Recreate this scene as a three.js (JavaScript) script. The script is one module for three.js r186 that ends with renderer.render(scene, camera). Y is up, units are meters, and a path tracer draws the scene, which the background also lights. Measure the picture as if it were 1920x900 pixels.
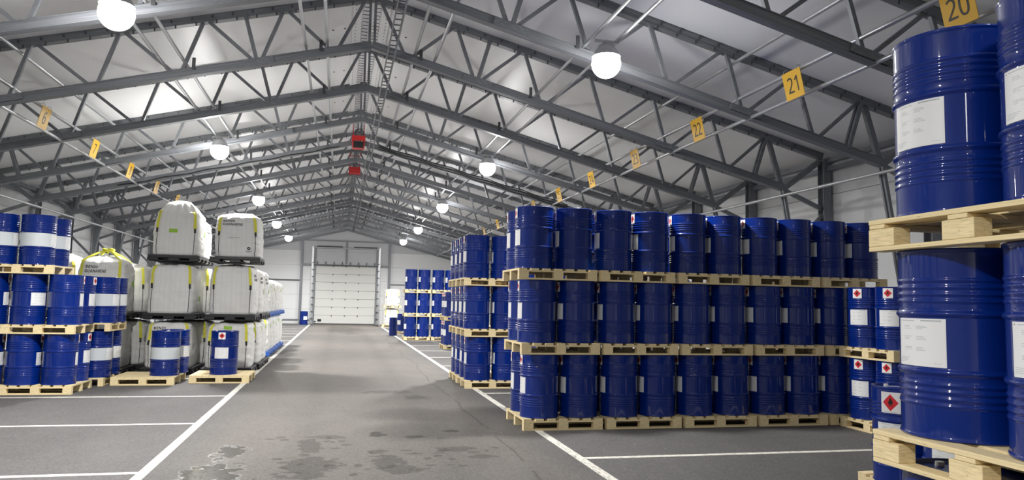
import * as THREE from 'three';
import { RoundedBoxGeometry } from 'three/addons/geometries/RoundedBoxGeometry.js';
import { mergeGeometries } from 'three/addons/utils/BufferGeometryUtils.js';
import { ImprovedNoise } from 'three/addons/math/ImprovedNoise.js';
import { FontLoader } from 'three/addons/loaders/FontLoader.js';
import { TextGeometry } from 'three/addons/geometries/TextGeometry.js';

// ---------------------------------------------------------------- camera, light, exposure
// World: x to the right across the hall, y up, the hall runs along -z. "depth" below means -z.
const scene = new THREE.Scene();
scene.background = new THREE.Color(0x0a0c10);
const EYE = 1.84, FOCAL = 1390;
const camera = new THREE.PerspectiveCamera(2 * Math.atan(450 / FOCAL) * 180 / Math.PI, 1920 / 900, 0.1, 200);
{
  // the hall's direction, and the level line, as the lens sees them (yaw, pitch and a slight roll)
  const d = new THREE.Vector3(635 - 960, 560 - 450, FOCAL).normalize();
  const r = new THREE.Vector3(1, 0.0206, 0); r.addScaledVector(d, -r.dot(d)).normalize();
  const u = new THREE.Vector3().crossVectors(r, d); if (u.y > 0) u.negate();
  const right = new THREE.Vector3(r.x, u.x, -d.x), down = new THREE.Vector3(r.y, u.y, -d.y), fwd = new THREE.Vector3(r.z, u.z, -d.z);
  camera.position.set(0, EYE, 0);
  camera.quaternion.setFromRotationMatrix(new THREE.Matrix4().makeBasis(right, down.negate(), fwd.negate()));
}
scene.add(camera);
const renderer = new THREE.WebGLRenderer({ antialias: true });
renderer.toneMapping = THREE.LinearToneMapping;
renderer.toneMappingExposure = 1.85;
renderer.shadowMap.enabled = true;
const LAMP_CANDELA = 105, GLOBE_CANDELA = 6.5, LAMP_COLOR = new THREE.Color(1.0, 0.985, 0.96);
const LAMP_Y = 5.65;
// x, depth of every high-bay lamp; the last ones hang beside and behind the photographer
const LAMPS_LEFT = [[-3.1, 10.8], [-3.2, 20.5], [-3.22, 30.5], [-3.29, 40.2], [-3.27, 49.3], [-3.15, 1.1, 0.8], [-3.15, -8.4, 0.4]];
const LAMPS_RIGHT = [[4.0, 10.9, 0.45], [4.0, 20.6, 0.85], [3.99, 30.0], [4.06, 40.2], [3.98, 48.8], [4.0, 1.1, 0.09]];

// ---------------------------------------------------------------- helpers
const CX = 0.45;                       // middle of the hall
let seed = 7;
const rnd = () => { seed = (seed * 1664525 + 1013904223) >>> 0; return seed / 4294967296; };
const jit = (a) => (rnd() * 2 - 1) * a;
const noise = new ImprovedNoise();
const fbm = (x, y, z, o = 4) => { let s = 0, a = 0.5, f = 1; for (let i = 0; i < o; i++) { s += a * noise.noise(x * f, y * f, z * f); a *= 0.5; f *= 2.03; } return s; };
const taken = {};
const numbered = (n) => { const k = taken[n] = (taken[n] ?? -1) + 1; return k ? `${n}_${String(k).padStart(3, '0')}` : n; };
const P = (x, y, depth) => new THREE.Vector3(x, y, -depth);
function mesh(name, geo, mat, parent, pos, rotY = 0) {
  const m = new THREE.Mesh(geo, mat); m.name = name; m.castShadow = m.receiveShadow = true;
  if (pos) m.position.copy(pos); m.rotation.y = rotY;
  if (parent) parent.add(m); return m;
}
function tag(o, label, category, group) { o.userData = { label, category }; if (group) o.userData.group = group; return o; }
function group(name, pos = P(0, 0, 0), rotY = 0) { const g = new THREE.Group(); g.name = numbered(name); g.position.copy(pos); g.rotation.y = rotY; scene.add(g); return g; }
function structure(name, pos) { const g = group(name, pos); g.userData.kind = 'structure'; return g; }
const ORD = ['first', 'second', 'third', 'fourth', 'fifth', 'sixth', 'seventh', 'eighth', 'ninth', 'tenth', 'eleventh', 'twelfth', 'thirteenth', 'fourteenth', 'fifteenth', 'sixteenth', 'seventeenth', 'eighteenth', 'nineteenth', 'twentieth'];
const UNIT = new THREE.BoxGeometry(1, 1, 1);
const ROD = new THREE.CylinderGeometry(1, 1, 1, 12).rotateX(Math.PI / 2);
function bar(name, a, b, w, h, mat, parent, geo = UNIT) {          // a straight member from a to b
  const m = mesh(name, geo, mat, parent);
  m.position.copy(a).add(b).multiplyScalar(0.5);
  const dir = b.clone().sub(a), L = dir.length(); dir.normalize();
  const upv = Math.abs(dir.y) > 0.995 ? new THREE.Vector3(0, 0, 1) : new THREE.Vector3(0, 1, 0);
  const xx = new THREE.Vector3().crossVectors(upv, dir).normalize(), yy = new THREE.Vector3().crossVectors(dir, xx);
  m.quaternion.setFromRotationMatrix(new THREE.Matrix4().makeBasis(xx, yy, dir));
  m.scale.set(w, h, L); return m;
}
const rod = (name, a, b, r, mat, parent) => bar(name, a, b, r, r, mat, parent, ROD);
const boxAt = (w, h, d, x, y, z) => new THREE.BoxGeometry(w, h, d).translate(x, y, z);
function tex(w, h, draw, repeat) {
  const c = document.createElement('canvas'); c.width = w; c.height = h; draw(c.getContext('2d'), w, h);
  const t = new THREE.CanvasTexture(c); t.colorSpace = THREE.SRGBColorSpace; t.magFilter = THREE.LinearFilter; t.anisotropy = 8;
  if (repeat) { t.wrapS = t.wrapT = THREE.RepeatWrapping; t.repeat.set(...repeat); } return t;
}
function dataTex(w, h, f, srgb) {
  const d = new Uint8Array(w * h * 4), o = [0, 0, 0];
  for (let j = 0; j < h; j++) for (let i = 0; i < w; i++) { f(i / w, j / h, o, i, j); const k = (j * w + i) * 4; d[k] = o[0]; d[k + 1] = o[1]; d[k + 2] = o[2]; d[k + 3] = 255; }
  const t = new THREE.DataTexture(d, w, h); t.magFilter = THREE.LinearFilter; t.minFilter = THREE.LinearMipmapLinearFilter; t.generateMipmaps = true; t.anisotropy = 8;
  if (srgb) t.colorSpace = THREE.SRGBColorSpace; t.needsUpdate = true; return t;
}
const std = (o) => new THREE.MeshStandardMaterial(o);
const lin = (r, g, b) => new THREE.Color().setRGB(r, g, b);

// ---------------------------------------------------------------- materials
const galvMap = dataTex(128, 128, (u, v, o) => { const n = 205 + 60 * fbm(u * 9, v * 9, 3.3) + 30 * fbm(u * 30, v * 30, 8); o[0] = n; o[1] = n + 1; o[2] = n + 4; }, true);
galvMap.wrapS = galvMap.wrapT = THREE.RepeatWrapping;
const M = {};
M.steel = std({ color: lin(0.33, 0.343, 0.362), map: galvMap, metalness: 0.25, roughness: 0.5 });
M.tube = std({ color: lin(0.5, 0.51, 0.53), metalness: 0.6, roughness: 0.36 });
M.darkSteel = std({ color: lin(0.09, 0.095, 0.1), metalness: 0.4, roughness: 0.5 });
M.roof = std({ color: lin(0.885, 0.89, 0.905), roughness: 0.45, metalness: 0.0 });
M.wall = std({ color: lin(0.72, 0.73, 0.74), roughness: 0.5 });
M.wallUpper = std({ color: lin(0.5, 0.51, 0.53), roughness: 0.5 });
M.door = std({ color: lin(0.64, 0.645, 0.62), roughness: 0.5 });
M.black = std({ color: lin(0.012, 0.012, 0.013), roughness: 0.5 });
M.blackPlastic = std({ color: lin(0.014, 0.015, 0.018), roughness: 0.42 });
M.bluePlastic = std({ color: lin(0.015, 0.1, 0.42), roughness: 0.45 });
M.red = std({ color: lin(0.55, 0.02, 0.02), roughness: 0.45 });
M.yellow = std({ color: lin(0.8, 0.45, 0.01), roughness: 0.5 });
M.strap = std({ color: lin(0.66, 0.64, 0.06), roughness: 0.8 });
M.green = std({ color: lin(0.3, 0.52, 0.04), roughness: 0.6 });
M.paint = [lin(0.0004, 0.018, 0.18), lin(0.0006, 0.02, 0.195), lin(0.0003, 0.0165, 0.165)].map((c) => new THREE.MeshPhysicalMaterial({ color: c, roughness: 0.4, specularIntensity: 0.25, clearcoat: 0.9, clearcoatRoughness: 0.035 }));
M.band = new THREE.MeshPhysicalMaterial({ color: lin(0.6, 0.64, 0.66), roughness: 0.35, clearcoat: 0.3, clearcoatRoughness: 0.2 });
M.bung = std({ color: lin(0.7, 0.7, 0.7), roughness: 0.4 });
const woodMap = (k) => dataTex(256, 64, (u, v, o) => {
  const g = fbm(u * 2 + k * 7, v * 14 + fbm(u * 1.5, v * 3, k) * 3, k * 3.1) , f = fbm(u * 30, v * 60, k + 9), kn = Math.max(0, 1 - 14 * Math.hypot((u - 0.3 - 0.13 * k) * 4, v - 0.4));
  const s = 1 + 0.22 * g + 0.1 * f - 0.35 * kn; o[0] = Math.min(255, 238 * s); o[1] = Math.min(255, 221 * s); o[2] = Math.min(255, 182 * s * (1 + 0.05 * g)); }, true);
M.wood = [0, 1, 2].map((k) => std({ map: woodMap(k), color: lin(0.97, 0.94, 0.84), roughness: 0.75 }));
M.label = std({ roughness: 0.45, map: tex(512, 448, (c, w, h) => {
  c.fillStyle = '#e9eaea'; c.fillRect(0, 0, w, h); c.fillStyle = '#8d979b';
  c.fillRect(18, 16, 14, 14);
  for (let i = 0; i < 22; i++) c.fillRect(60 + i * 8, 18 + (i % 3), 5, 9 - (i % 2) * 2);
  for (let i = 0; i < 20; i++) c.fillRect(300 + i * 9, 14, 6, 14 - (i % 3));
  for (let b = 0; b < 3; b++) for (let col = 0; col < 2; col++) for (let l = 0; l < 3; l++) {
    let x = 100 + col * 150; const y = 70 + b * 100 + l * 14, end = x + 60 + ((b * 3 + l * 5 + col * 2) % 4) * 16;
    while (x < end) { const ww = 4 + ((x * 7 + l) % 9); c.fillRect(x, y, ww, 4); x += ww + 4; } }
  for (let l = 0; l < 4; l++) for (let x = 20; x < 170 - l * 20; x += 9) c.fillRect(x, 370 + l * 14, 6, 4);
  for (let x = 410; x < 480; x += 8) c.fillRect(x, 412, 5, 4);
}) });
M.hazard = std({ roughness: 0.45, map: tex(192, 192, (c, w, h) => {
  c.fillStyle = '#ecebea'; c.fillRect(0, 0, w, h); c.fillStyle = '#d3202a';
  c.beginPath(); c.moveTo(96, 18); c.lineTo(174, 96); c.lineTo(96, 174); c.lineTo(18, 96); c.closePath(); c.fill();
  c.fillStyle = '#1a1414'; c.beginPath(); c.moveTo(92, 50); c.bezierCurveTo(112, 68, 124, 84, 116, 108); c.bezierCurveTo(112, 118, 80, 118, 76, 106); c.bezierCurveTo(68, 88, 92, 78, 92, 50); c.fill();
  c.fillRect(72, 122, 48, 6); c.fillStyle = '#8a8a8a'; for (let x = 30; x < 160; x += 10) c.fillRect(x, 180, 6, 4);
}) });
const weave = tex(512, 512, (c, w, h) => {
  c.fillStyle = '#eeeeec'; c.fillRect(0, 0, w, h);
  for (let i = 0; i < 64; i++) { c.fillStyle = `rgba(120,122,126,${i % 8 ? 0.05 : 0.3})`; c.fillRect(i * 8, 0, i % 8 ? 1 : 2, h); c.fillStyle = `rgba(120,122,126,${i % 16 ? 0.04 : 0.2})`; c.fillRect(0, i * 8, w, 1); }
}, [1, 1]);
const weaveBump = dataTex(128, 128, (u, v, o, i, j) => { o[0] = o[1] = o[2] = 128 + 60 * ((i + j) % 2 ? 1 : -1) * 0.5 + 60 * fbm(u * 6, v * 6, 2); }); weaveBump.wrapS = weaveBump.wrapT = THREE.RepeatWrapping;
M.bag = std({ map: weave, color: lin(0.86, 0.86, 0.85), bumpMap: weaveBump, bumpScale: 0.004, roughness: 0.62, side: THREE.DoubleSide });
const print = (w, h, draw) => std({ map: tex(w, h, draw), transparent: true, roughness: 0.65 });
M.printName = print(512, 224, (c) => { c.clearRect(0, 0, 512, 224); c.fillStyle = '#1c1e22'; c.font = 'bold 88px sans-serif'; c.fillText('BENZO', 6, 96); c.fillText('GUANAMINE', 6, 192, 500); });
M.printLogo = print(192, 192, (c) => { c.clearRect(0, 0, 192, 192); c.fillStyle = '#222428'; c.beginPath(); c.arc(96, 66, 46, 0, 7); c.fill(); c.strokeStyle = '#e8e8e8'; c.lineWidth = 12; c.beginPath(); c.moveTo(72, 92); c.bezierCurveTo(84, 50, 110, 84, 122, 44); c.stroke(); c.fillStyle = '#5a5c60'; for (let l = 0; l < 3; l++) for (let x = 16 + l * 10; x < 180 - l * 16; x += 16) c.fillRect(x, 130 + l * 17, 11, 8); });
M.printSmall = print(256, 32, (c) => { c.clearRect(0, 0, 256, 32); c.fillStyle = '#55585c'; for (let x = 6; x < 246; x += 13) if (x % 5) c.fillRect(x, 10, 9, 11); });

// ---------------------------------------------------------------- floor
const Z_FRONT = -12, Z_BACK = 55.3, HALF = 10.45;
const STAINS = [[-1.25, 8.3, 0.34, 0.75, 0.55, 1], [-1.18, 9.5, 0.2, 0.5, 0.4, 1], [-0.28, 8.5, 0.34, 0.7, 0.42, 0], [-0.3, 9.7, 0.17, 0.55, 0.36, 0], [-0.1, 10.35, 0.3, 0.14, 0.3, 0], [0.62, 8.7, 0.2, 0.35, 0.42, 0], [0.75, 8.3, 0.28, 0.22, 0.4, 0], [0.55, 9.3, 0.14, 0.18, 0.42, 0], [0.57, 10.46, 0.13, 0.2, 0.62, 0], [1.08, 10.25, 0.17, 0.11, 0.55, 0], [1.62, 10.62, 0.13, 0.12, 0.6, 0], [1.5, 9.35, 0.3, 0.16, 0.35, 0], [1.75, 8.85, 0.2, 0.14, 0.3, 0], [1.5, 14.3, 0.25, 0.35, 0.35, 0], [0.3, 46, 1.1, 5.0, 0.3, 0], [0.75, 40.5, 0.5, 1.5, 0.2, 0], [1.0, 15.2, 0.5, 0.3, 0.3, 0]];
for (let i = 0; i < 46; i++) { const c = [-0.3, 0.65, 1.3][i % 3]; STAINS.push([c + jit(0.75), 8 + rnd() * 2.6, 0.03 + rnd() * 0.06, 0.03 + rnd() * 0.05, 0.3 + rnd() * 0.15, 0]); }
const sm = (a, b, x) => { const t = Math.min(1, Math.max(0, (x - a) / (b - a))); return t * t * (3 - 2 * t); };
function floorAt(x, z, out) {            // linear-ish albedo (sRGB value) and wetness of the asphalt at x, depth z
  const big = fbm(x * 0.35, z * 0.22, 1.7, 3), mid = fbm(x * 1.7, z * 1.1, 5.1, 3);
  const wob = 0.35 * fbm(x * 0.5, z * 0.3, 9.2, 2);
  const lane = sm(-2.1, -1.2, x + wob) * (1 - sm(2.3, 2.95, x + wob));
  let v = 124 + 16 * lane + 24 * big + 12 * mid, warm = 0.3 + 0.7 * lane, wet = 0;
  v -= 9 * lane * Math.max(0, 1 - Math.abs(Math.abs(x - 0.5) - 0.85) * 3.0);      // wheel paths
  const n1 = fbm(x * 6, z * 6, 2.2, 3), n2 = fbm(x * 6 + 40, z * 6, 7.7, 3);
  for (const s of STAINS) {
    const dx = (x - s[0]) / s[2], dz = (z - s[1]) / s[3]; if (dx * dx + dz * dz > 4) continue;
    const q = Math.hypot(dx + n1 * 1.1, dz + n2 * 1.1); const k = 1 - sm(0.75, 0.98, q);
    v *= 1 - s[4] * 0.62 * k; if (s[5]) wet = Math.max(wet, k);
  }
  const crack = Math.abs(x - 2.15 - 0.35 * fbm(z * 0.35, 0.5, 3.3, 3) - 0.02 * noise.noise(z * 6, 1, 1)); v *= 1 - 0.22 * (1 - sm(0.006, 0.022, crack)) * (fbm(z * 0.8, 2, 2, 2) > -0.1 ? 1 : 0);
  out[0] = v; out[1] = warm; out[2] = wet;
}
const grain = (i, j, k) => { let h = (i * 374761393 + j * 668265263 + k * 1274126177) | 0; h = Math.imul(h ^ (h >>> 13), 1274126177); return ((h ^ (h >>> 16)) >>> 0) / 4294967296 - 0.5; };
const floor = structure('floor');
const fa = [0, 0, 0];
for (const [z0, z1, w, h] of [[3, 19, 2048, 1600], [19, Z_BACK + 0.3, 1024, 1024], [Z_FRONT - 0.3, 3, 256, 256]]) {
  const x0 = CX - HALF - 0.2, x1 = CX + HALF + 0.2, rough = new Uint8Array(w * h);
  const amp = w > 1500 ? 26 : 10;
  const map = dataTex(w, h, (u, v, o, i, j) => {
    const x = x0 + (x1 - x0) * u, z = z0 + (z1 - z0) * v; floorAt(x, z, fa);
    let s = fa[0] + amp * grain(i, j, 3) + amp * 0.8 * grain(i >> 1, j >> 1, 5);
    if (grain(i >> 1, j >> 1, 11) > 0.49985) s = 215;
    rough[j * w + i] = Math.max(20, 205 - 165 * fa[2] + 30 * grain(i, j, 9));
    o[0] = Math.max(0, Math.min(255, s + 4 * fa[1])); o[1] = Math.max(0, Math.min(255, s - 1.5 * fa[1])); o[2] = Math.max(0, Math.min(255, s - 7 * fa[1] + 2 * (1 - fa[1])));
  }, true);
  const rmap = dataTex(w, h, (u, v, o, i, j) => { o[0] = o[1] = o[2] = rough[j * w + i]; });
  const g = new THREE.BoxGeometry(x1 - x0, 0.2, z1 - z0);
  const p = g.attributes.position, uv = g.attributes.uv;
  for (let i = 0; i < p.count; i++) uv.setXY(i, (p.getX(i) + (x1 - x0) / 2) / (x1 - x0), (-p.getZ(i) + (z1 - z0) / 2) / (z1 - z0));
  mesh('floor_section', g, std({ map, roughnessMap: rmap, roughness: 1, color: lin(0.43, 0.425, 0.42) }), floor, P((x0 + x1) / 2, -0.1, (z0 + z1) / 2));
}
const lineTex = (k) => { const t = tex(1024, 32, (c, w, h) => {
  c.fillStyle = '#dcdad4'; c.fillRect(0, 0, w, h);
  for (let i = 0; i < 900; i++) { const a = grain(i, k, 1) + 0.5, b = grain(i, k, 2) + 0.5, e = grain(i, k, 3) + 0.5; c.fillStyle = `rgba(110,108,104,${0.12 + 0.4 * e * e})`; c.fillRect(a * w, b * h, 1 + 7 * e * e, 1 + 3 * e); }
}); return t; };
M.line = [0, 1].map((k) => std({ map: lineTex(k), color: lin(0.95, 0.94, 0.9), roughness: 0.7 }));
const marking = (x0, x1, z0, z1, k) => mesh('floor_marking', new THREE.BoxGeometry(x1 - x0, 0.003, z1 - z0), M.line[k], floor, P((x0 + x1) / 2, 0.0015, (z0 + z1) / 2));
{
  const long = (x, z0, z1) => { const g = new THREE.BoxGeometry(z1 - z0, 0.003, 0.115).rotateY(Math.PI / 2); mesh('floor_marking', g, M.line[0], floor, P(x, 0.0015, (z0 + z1) / 2)); };
  for (const x of [-1.9, 2.88]) for (let z = 2; z < 54; z += 13.05) long(x, z, Math.min(z + 13.05, 54.6));
  for (let k = -1; k < 15; k++) { const z = 8.5 + 3.13 * k; marking(CX - 9.6, -1.96, z - 0.05, z + 0.05, 1); marking(2.94, CX + 9.6, z + 0.05, z + 0.15, 1); }
}

// ---------------------------------------------------------------- roof, walls
const SL = 0.253, up = (d) => 7.89 - SL * d, lo = (d) => 6.9 - SL * d;
const BAY = 3.13, Z0 = 8.5;
const ceiling = structure('ceiling');
{
  const L = Math.hypot(HALF + 0.2, (HALF + 0.2) * SL), ang = Math.atan(SL);
  const zs = [Z_FRONT - 0.3]; for (let k = -6; k < 15; k++) zs.push(Z0 + BAY * k); zs.push(Z_BACK + 0.3);
  for (let i = 0; i + 1 < zs.length; i++) for (const s of [-1, 1]) {
    const n = 1;
    const g = new THREE.BoxGeometry(L, 0.14, zs[i + 1] - zs[i] - 0.004);
    const m = mesh('roof_panel', g, M.roof, ceiling, P(CX + s * (HALF + 0.2) / 2, up((HALF + 0.2) / 2) + 0.15, (zs[i] + zs[i + 1]) / 2)); m.rotation.z = -s * ang;
  }
  const cap = mesh('ridge_cap', new THREE.BoxGeometry(0.5, 0.06, Z_BACK - Z_FRONT + 0.6), M.roof, ceiling, P(CX, 8.19, (Z_BACK + Z_FRONT) / 2));
}
const EAVE = up(HALF) + 0.06;
for (const [side, s] of [['left', -1], ['right', 1]]) {
  const w = structure('wall_' + side);
  const hs = [0, 1.15, 2.3, 3.45, 4.45, EAVE + 0.08];
  for (let i = 0; i + 1 < hs.length; i++) mesh('wall_panel', new RoundedBoxGeometry(0.15, hs[i + 1] - hs[i] - 0.006, Z_BACK - Z_FRONT, 1, 0.008), M.wall, w, P(CX + s * (HALF + 0.075), (hs[i] + hs[i + 1]) / 2, (Z_BACK + Z_FRONT) / 2));
}
const DX0 = -1.68, DX1 = 2.58, DH = 4.2;
function gable(name, z, door) {
  const w = structure(name);
  const slab = (x0, x1, y0, y1, m = M.wall) => mesh('wall_panel', new RoundedBoxGeometry(x1 - x0 - 0.006, y1 - y0 - 0.006, 0.15, 1, 0.008), m, w, P((x0 + x1) / 2, (y0 + y1) / 2, z));
  const rows = [0, 1.05, 2.1, 3.15, 4.2, 5.25];
  for (let i = 0; i < 4; i++) {
    if (door) { slab(CX - HALF, DX0, rows[i], rows[i + 1]); slab(DX1, CX + HALF, rows[i], rows[i + 1]); }
    else slab(CX - HALF, CX + HALF, rows[i], rows[i + 1]);
  }
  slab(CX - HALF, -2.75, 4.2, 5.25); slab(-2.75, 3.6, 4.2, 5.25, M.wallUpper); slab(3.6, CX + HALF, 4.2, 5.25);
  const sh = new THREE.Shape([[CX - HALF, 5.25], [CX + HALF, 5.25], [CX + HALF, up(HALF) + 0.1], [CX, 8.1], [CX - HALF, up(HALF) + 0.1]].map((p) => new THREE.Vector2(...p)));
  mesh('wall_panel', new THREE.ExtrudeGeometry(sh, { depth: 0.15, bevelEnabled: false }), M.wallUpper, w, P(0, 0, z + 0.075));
}
gable('wall_back', Z_BACK + 0.075, true);
gable('wall_front', Z_FRONT - 0.075, false);

// ---------------------------------------------------------------- sectional door in the back wall
{
  const d = structure('door_1', P((DX0 + DX1) / 2, 0, Z_BACK));
  const W = DX1 - DX0, n = 7, h = (DH - 0.04) / n;
  for (let i = 0; i < n; i++) {
    mesh('door_panel', new RoundedBoxGeometry(W, h - 0.012, 0.06, 1, 0.008), M.door, d, P(0, 0.04 + h * (i + 0.5), 0.02));
    for (const x of [-0.92, 0, 0.92]) mesh('hinge', new THREE.BoxGeometry(0.07, 0.07, 0.03), M.darkSteel, d, P(x, 0.04 + h * (i + 0.93), -0.02));
  }
  mesh('bottom_seal', new THREE.BoxGeometry(W, 0.05, 0.07), M.black, d, P(0, 0.025, 0.0));
  mesh('handle', new RoundedBoxGeometry(0.26, 0.17, 0.05, 1, 0.01), M.black, d, P(-W / 2 + 0.38, 0.27, -0.02));
  mesh('lock', new RoundedBoxGeometry(0.1, 0.1, 0.05, 1, 0.01), M.black, d, P(-W / 2 + 0.08, 0.17, -0.02));
  mesh('header', new THREE.BoxGeometry(W + 0.3, 0.1, 0.12), M.darkSteel, d, P(0, DH + 0.04, -0.06));
  for (let i = 0; i < 8; i++) mesh('fixing_bracket', new THREE.BoxGeometry(0.06, 0.18, 0.06), M.darkSteel, d, P(-W / 2 + 0.1 + i * (W - 0.2) / 7, DH + 0.2, -0.06));
  for (const s of [-1, 1]) {
    mesh('guide_rail', new RoundedBoxGeometry(0.09, 5.5, 0.1, 1, 0.01), M.steel, d, P(s * (W / 2 + 0.06), 2.75, -0.07));
    mesh('rail_frame', new RoundedBoxGeometry(0.16, 5.6, 0.08, 1, 0.01), M.tube, d, P(s * (W / 2 + 0.24), 2.8, -0.05));
    for (let i = 0; i < 9; i++) mesh('rail_bracket', new THREE.BoxGeometry(0.16, 0.05, 0.08), M.darkSteel, d, P(s * (W / 2 + 0.18), 0.4 + i * 0.5, -0.12));
  }
  rod('torsion_shaft', P(-W / 2 - 0.2, 5.5, -0.2), P(W / 2 + 0.2, 5.5, -0.2), 0.05, M.tube, d);
  rod('torsion_spring', P(-W / 2 + 0.05, 5.58, -0.2), P(-0.3, 5.58, -0.2), 0.05, M.darkSteel, d);
  rod('torsion_spring', P(0.5, 5.58, -0.2), P(W / 2 + 0.05, 5.58, -0.2), 0.05, M.darkSteel, d);
}
{
  let t = 0;
  const trim = (a, b, w, h, m = M.steel) => { const o = bar('trim_' + (++t), a, b, w, h, m, scene); o.userData.kind = 'structure'; return o; };
  const zb = Z_BACK - 0.11;
  for (const x of [-2.68, 3.56]) trim(P(x, 0, zb), P(x, 6.02, zb), 0.17, 0.16);
  trim(P(-2.6, 4.25, zb + 0.02), P(-2.05, 4.25, zb + 0.02), 0.14, 0.14); trim(P(2.95, 4.25, zb + 0.02), P(3.48, 4.25, zb + 0.02), 0.14, 0.14);
  trim(P(0.45, 4.36, zb + 0.05), P(0.45, 6.0, zb + 0.05), 0.1, 0.08);
  trim(P(-2.6, 6.02, zb + 0.05), P(3.48, 6.02, zb + 0.05), 0.1, 0.1);
  trim(P(CX - HALF + 0.3, 3.12, zb + 0.06), P(-2.77, 3.12, zb + 0.06), 0.06, 0.09, M.darkSteel); trim(P(3.66, 2.95, zb + 0.06), P(CX + HALF - 0.3, 2.95, zb + 0.06), 0.06, 0.09, M.steel);
  trim(P(CX - HALF + 0.3, 0.3, zb + 0.06), P(-2.0, 0.3, zb + 0.06), 0.05, 0.07, M.steel);
  for (const s of [-1, 1]) trim(P(CX, 6.86, zb + 0.02), P(CX + s * 10.1, 6.86 - 0.25 * 10.1, zb + 0.02), 0.14, 0.15);
  for (const s of [-1, 1]) trim(P(CX + s * 8.0, 0, zb), P(CX + s * 8.0, 4.75, zb), 0.16, 0.16);
}

// ---------------------------------------------------------------- roof trusses
// chord: a box with a wider bottom flange; column: an I section; all unit length along z
const CHORD = mergeGeometries([boxAt(0.1, 0.13, 1, 0, 0.01, 0), boxAt(0.15, 0.014, 1, 0, -0.062, 0), boxAt(0.13, 0.014, 1, 0, 0.078, 0)]);
const IBEAM = mergeGeometries([boxAt(0.2, 0.016, 1, 0, 0.1, 0), boxAt(0.2, 0.016, 1, 0, -0.1, 0), boxAt(0.014, 0.19, 1, 0, 0, 0)]);
const TWIN = mergeGeometries([boxAt(0.05, 0.07, 1, -0.05, 0, 0), boxAt(0.05, 0.07, 1, 0.05, 0, 0)]);
const lowerD = [0.73, 2.15, 3.57, 4.99, 6.41, 7.83], upperD = [0.14, 1.71, 3.15, 4.6, 6.05, 7.45, 8.8];
function makeTruss() {
  const t = group('roof_truss');
  const pt = (s, d, y) => P(s * d, y, 0);
  bar('king_post', pt(1, 0, lo(0)), pt(1, 0, up(0)), 1, 1, M.steel, t, TWIN);
  for (const s of [-1, 1]) {
    bar('upper_chord', pt(s, 0, up(0)), pt(s, 10.22, up(10.22)), 1, 1, M.steel, t, CHORD);
    bar('lower_chord', pt(s, 0, lo(0)), pt(s, 9.2, lo(9.2) - 0.04), 1, 1, M.steel, t, CHORD);
    bar('lower_tie', pt(s, 9.2, 4.5), pt(s, 10.2, 4.1), 0.07, 0.09, M.steel, t);
    for (let i = 0; i < 6; i++) {
      bar('web_member', pt(s, lowerD[i] - 0.05, lo(lowerD[i])), pt(s, upperD[i], up(upperD[i])), 0.062, 0.062, M.steel, t);
      bar('web_member', pt(s, lowerD[i] + 0.05, lo(lowerD[i])), pt(s, upperD[i + 1] - 0.05, up(upperD[i + 1])), 0.062, 0.062, M.steel, t);
    }
    for (const [a, b] of [[2.16, 2.42], [8.48, 8.78]]) bar('post', pt(s, a, lo(a)), pt(s, b, up(b)), 1, 1, M.steel, t, TWIN);
    bar('web_member', pt(s, 8.84, up(8.84)), pt(s, 9.18, 4.5), 0.08, 0.1, M.steel, t);
    bar('knee_brace', pt(s, 9.2, 4.5), pt(s, 10.15, 5.2), 0.08, 0.12, M.steel, t);
    bar('inner_leg', pt(s, 9.2, 4.5), pt(s, 10.0, 0), 0.9, 0.9, M.steel, t, TWIN);
    bar('leg_brace', pt(s, 10.2, 3.95), pt(s, 9.45, 3.2), 0.06, 0.08, M.steel, t);
    bar('leg_brace', pt(s, 9.47, 3.1), pt(s, 10.2, 2.4), 0.06, 0.08, M.steel, t);
    bar('leg_brace', pt(s, 10.2, 2.3), pt(s, 9.7, 1.5), 0.06, 0.08, M.steel, t);
    bar('column', pt(s, 10.28, 0), pt(s, 10.28, up(10.28) - 0.05), 1, 1, M.steel, t, IBEAM);
    for (const d of [2.15, 6.41]) bar('splice_plate', pt(s, d - 0.3, lo(d - 0.3) - 0.005), pt(s, d + 0.3, lo(d + 0.3) - 0.005), 0.165, 0.12, M.steel, t);
    for (const d of [0.98, 3.28]) bar('tube_bracket', pt(s, d, lo(d) + 0.02).setZ(0.09), pt(s, d, lo(d) + 0.24).setZ(0.09), 0.06, 0.02, M.darkSteel, t);
    const clips = []; for (let d = 0.4; d < 9.6; d += 0.36) clips.push(boxAt(0.025, 0.07, 0.02, s * d, up(d) - 0.085, 0.07), boxAt(0.025, 0.05, 0.02, s * (d + 0.08), up(d) + 0.0, 0.08));
    const c = mesh('clip_row', mergeGeometries(clips), M.darkSteel, t); c.userData.kind = 'stuff';
  }
  return t;
}
{
  const proto = makeTruss();
  for (let k = -2; k <= 14; k++) {
    let o = proto; if (k > -2) { o = proto.clone(); o.name = numbered('roof_truss'); scene.add(o); }
    o.position.set(CX, 0, -(Z0 + BAY * k));
    tag(o, k === 14 ? 'galvanised steel roof truss farthest away, close to the white sectional door' : `galvanised steel lattice roof truss across the hall, ${ORD[k + 2]} counted from the camera`, 'roof truss', 'roof trusses along the hall');
  }
}
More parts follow.
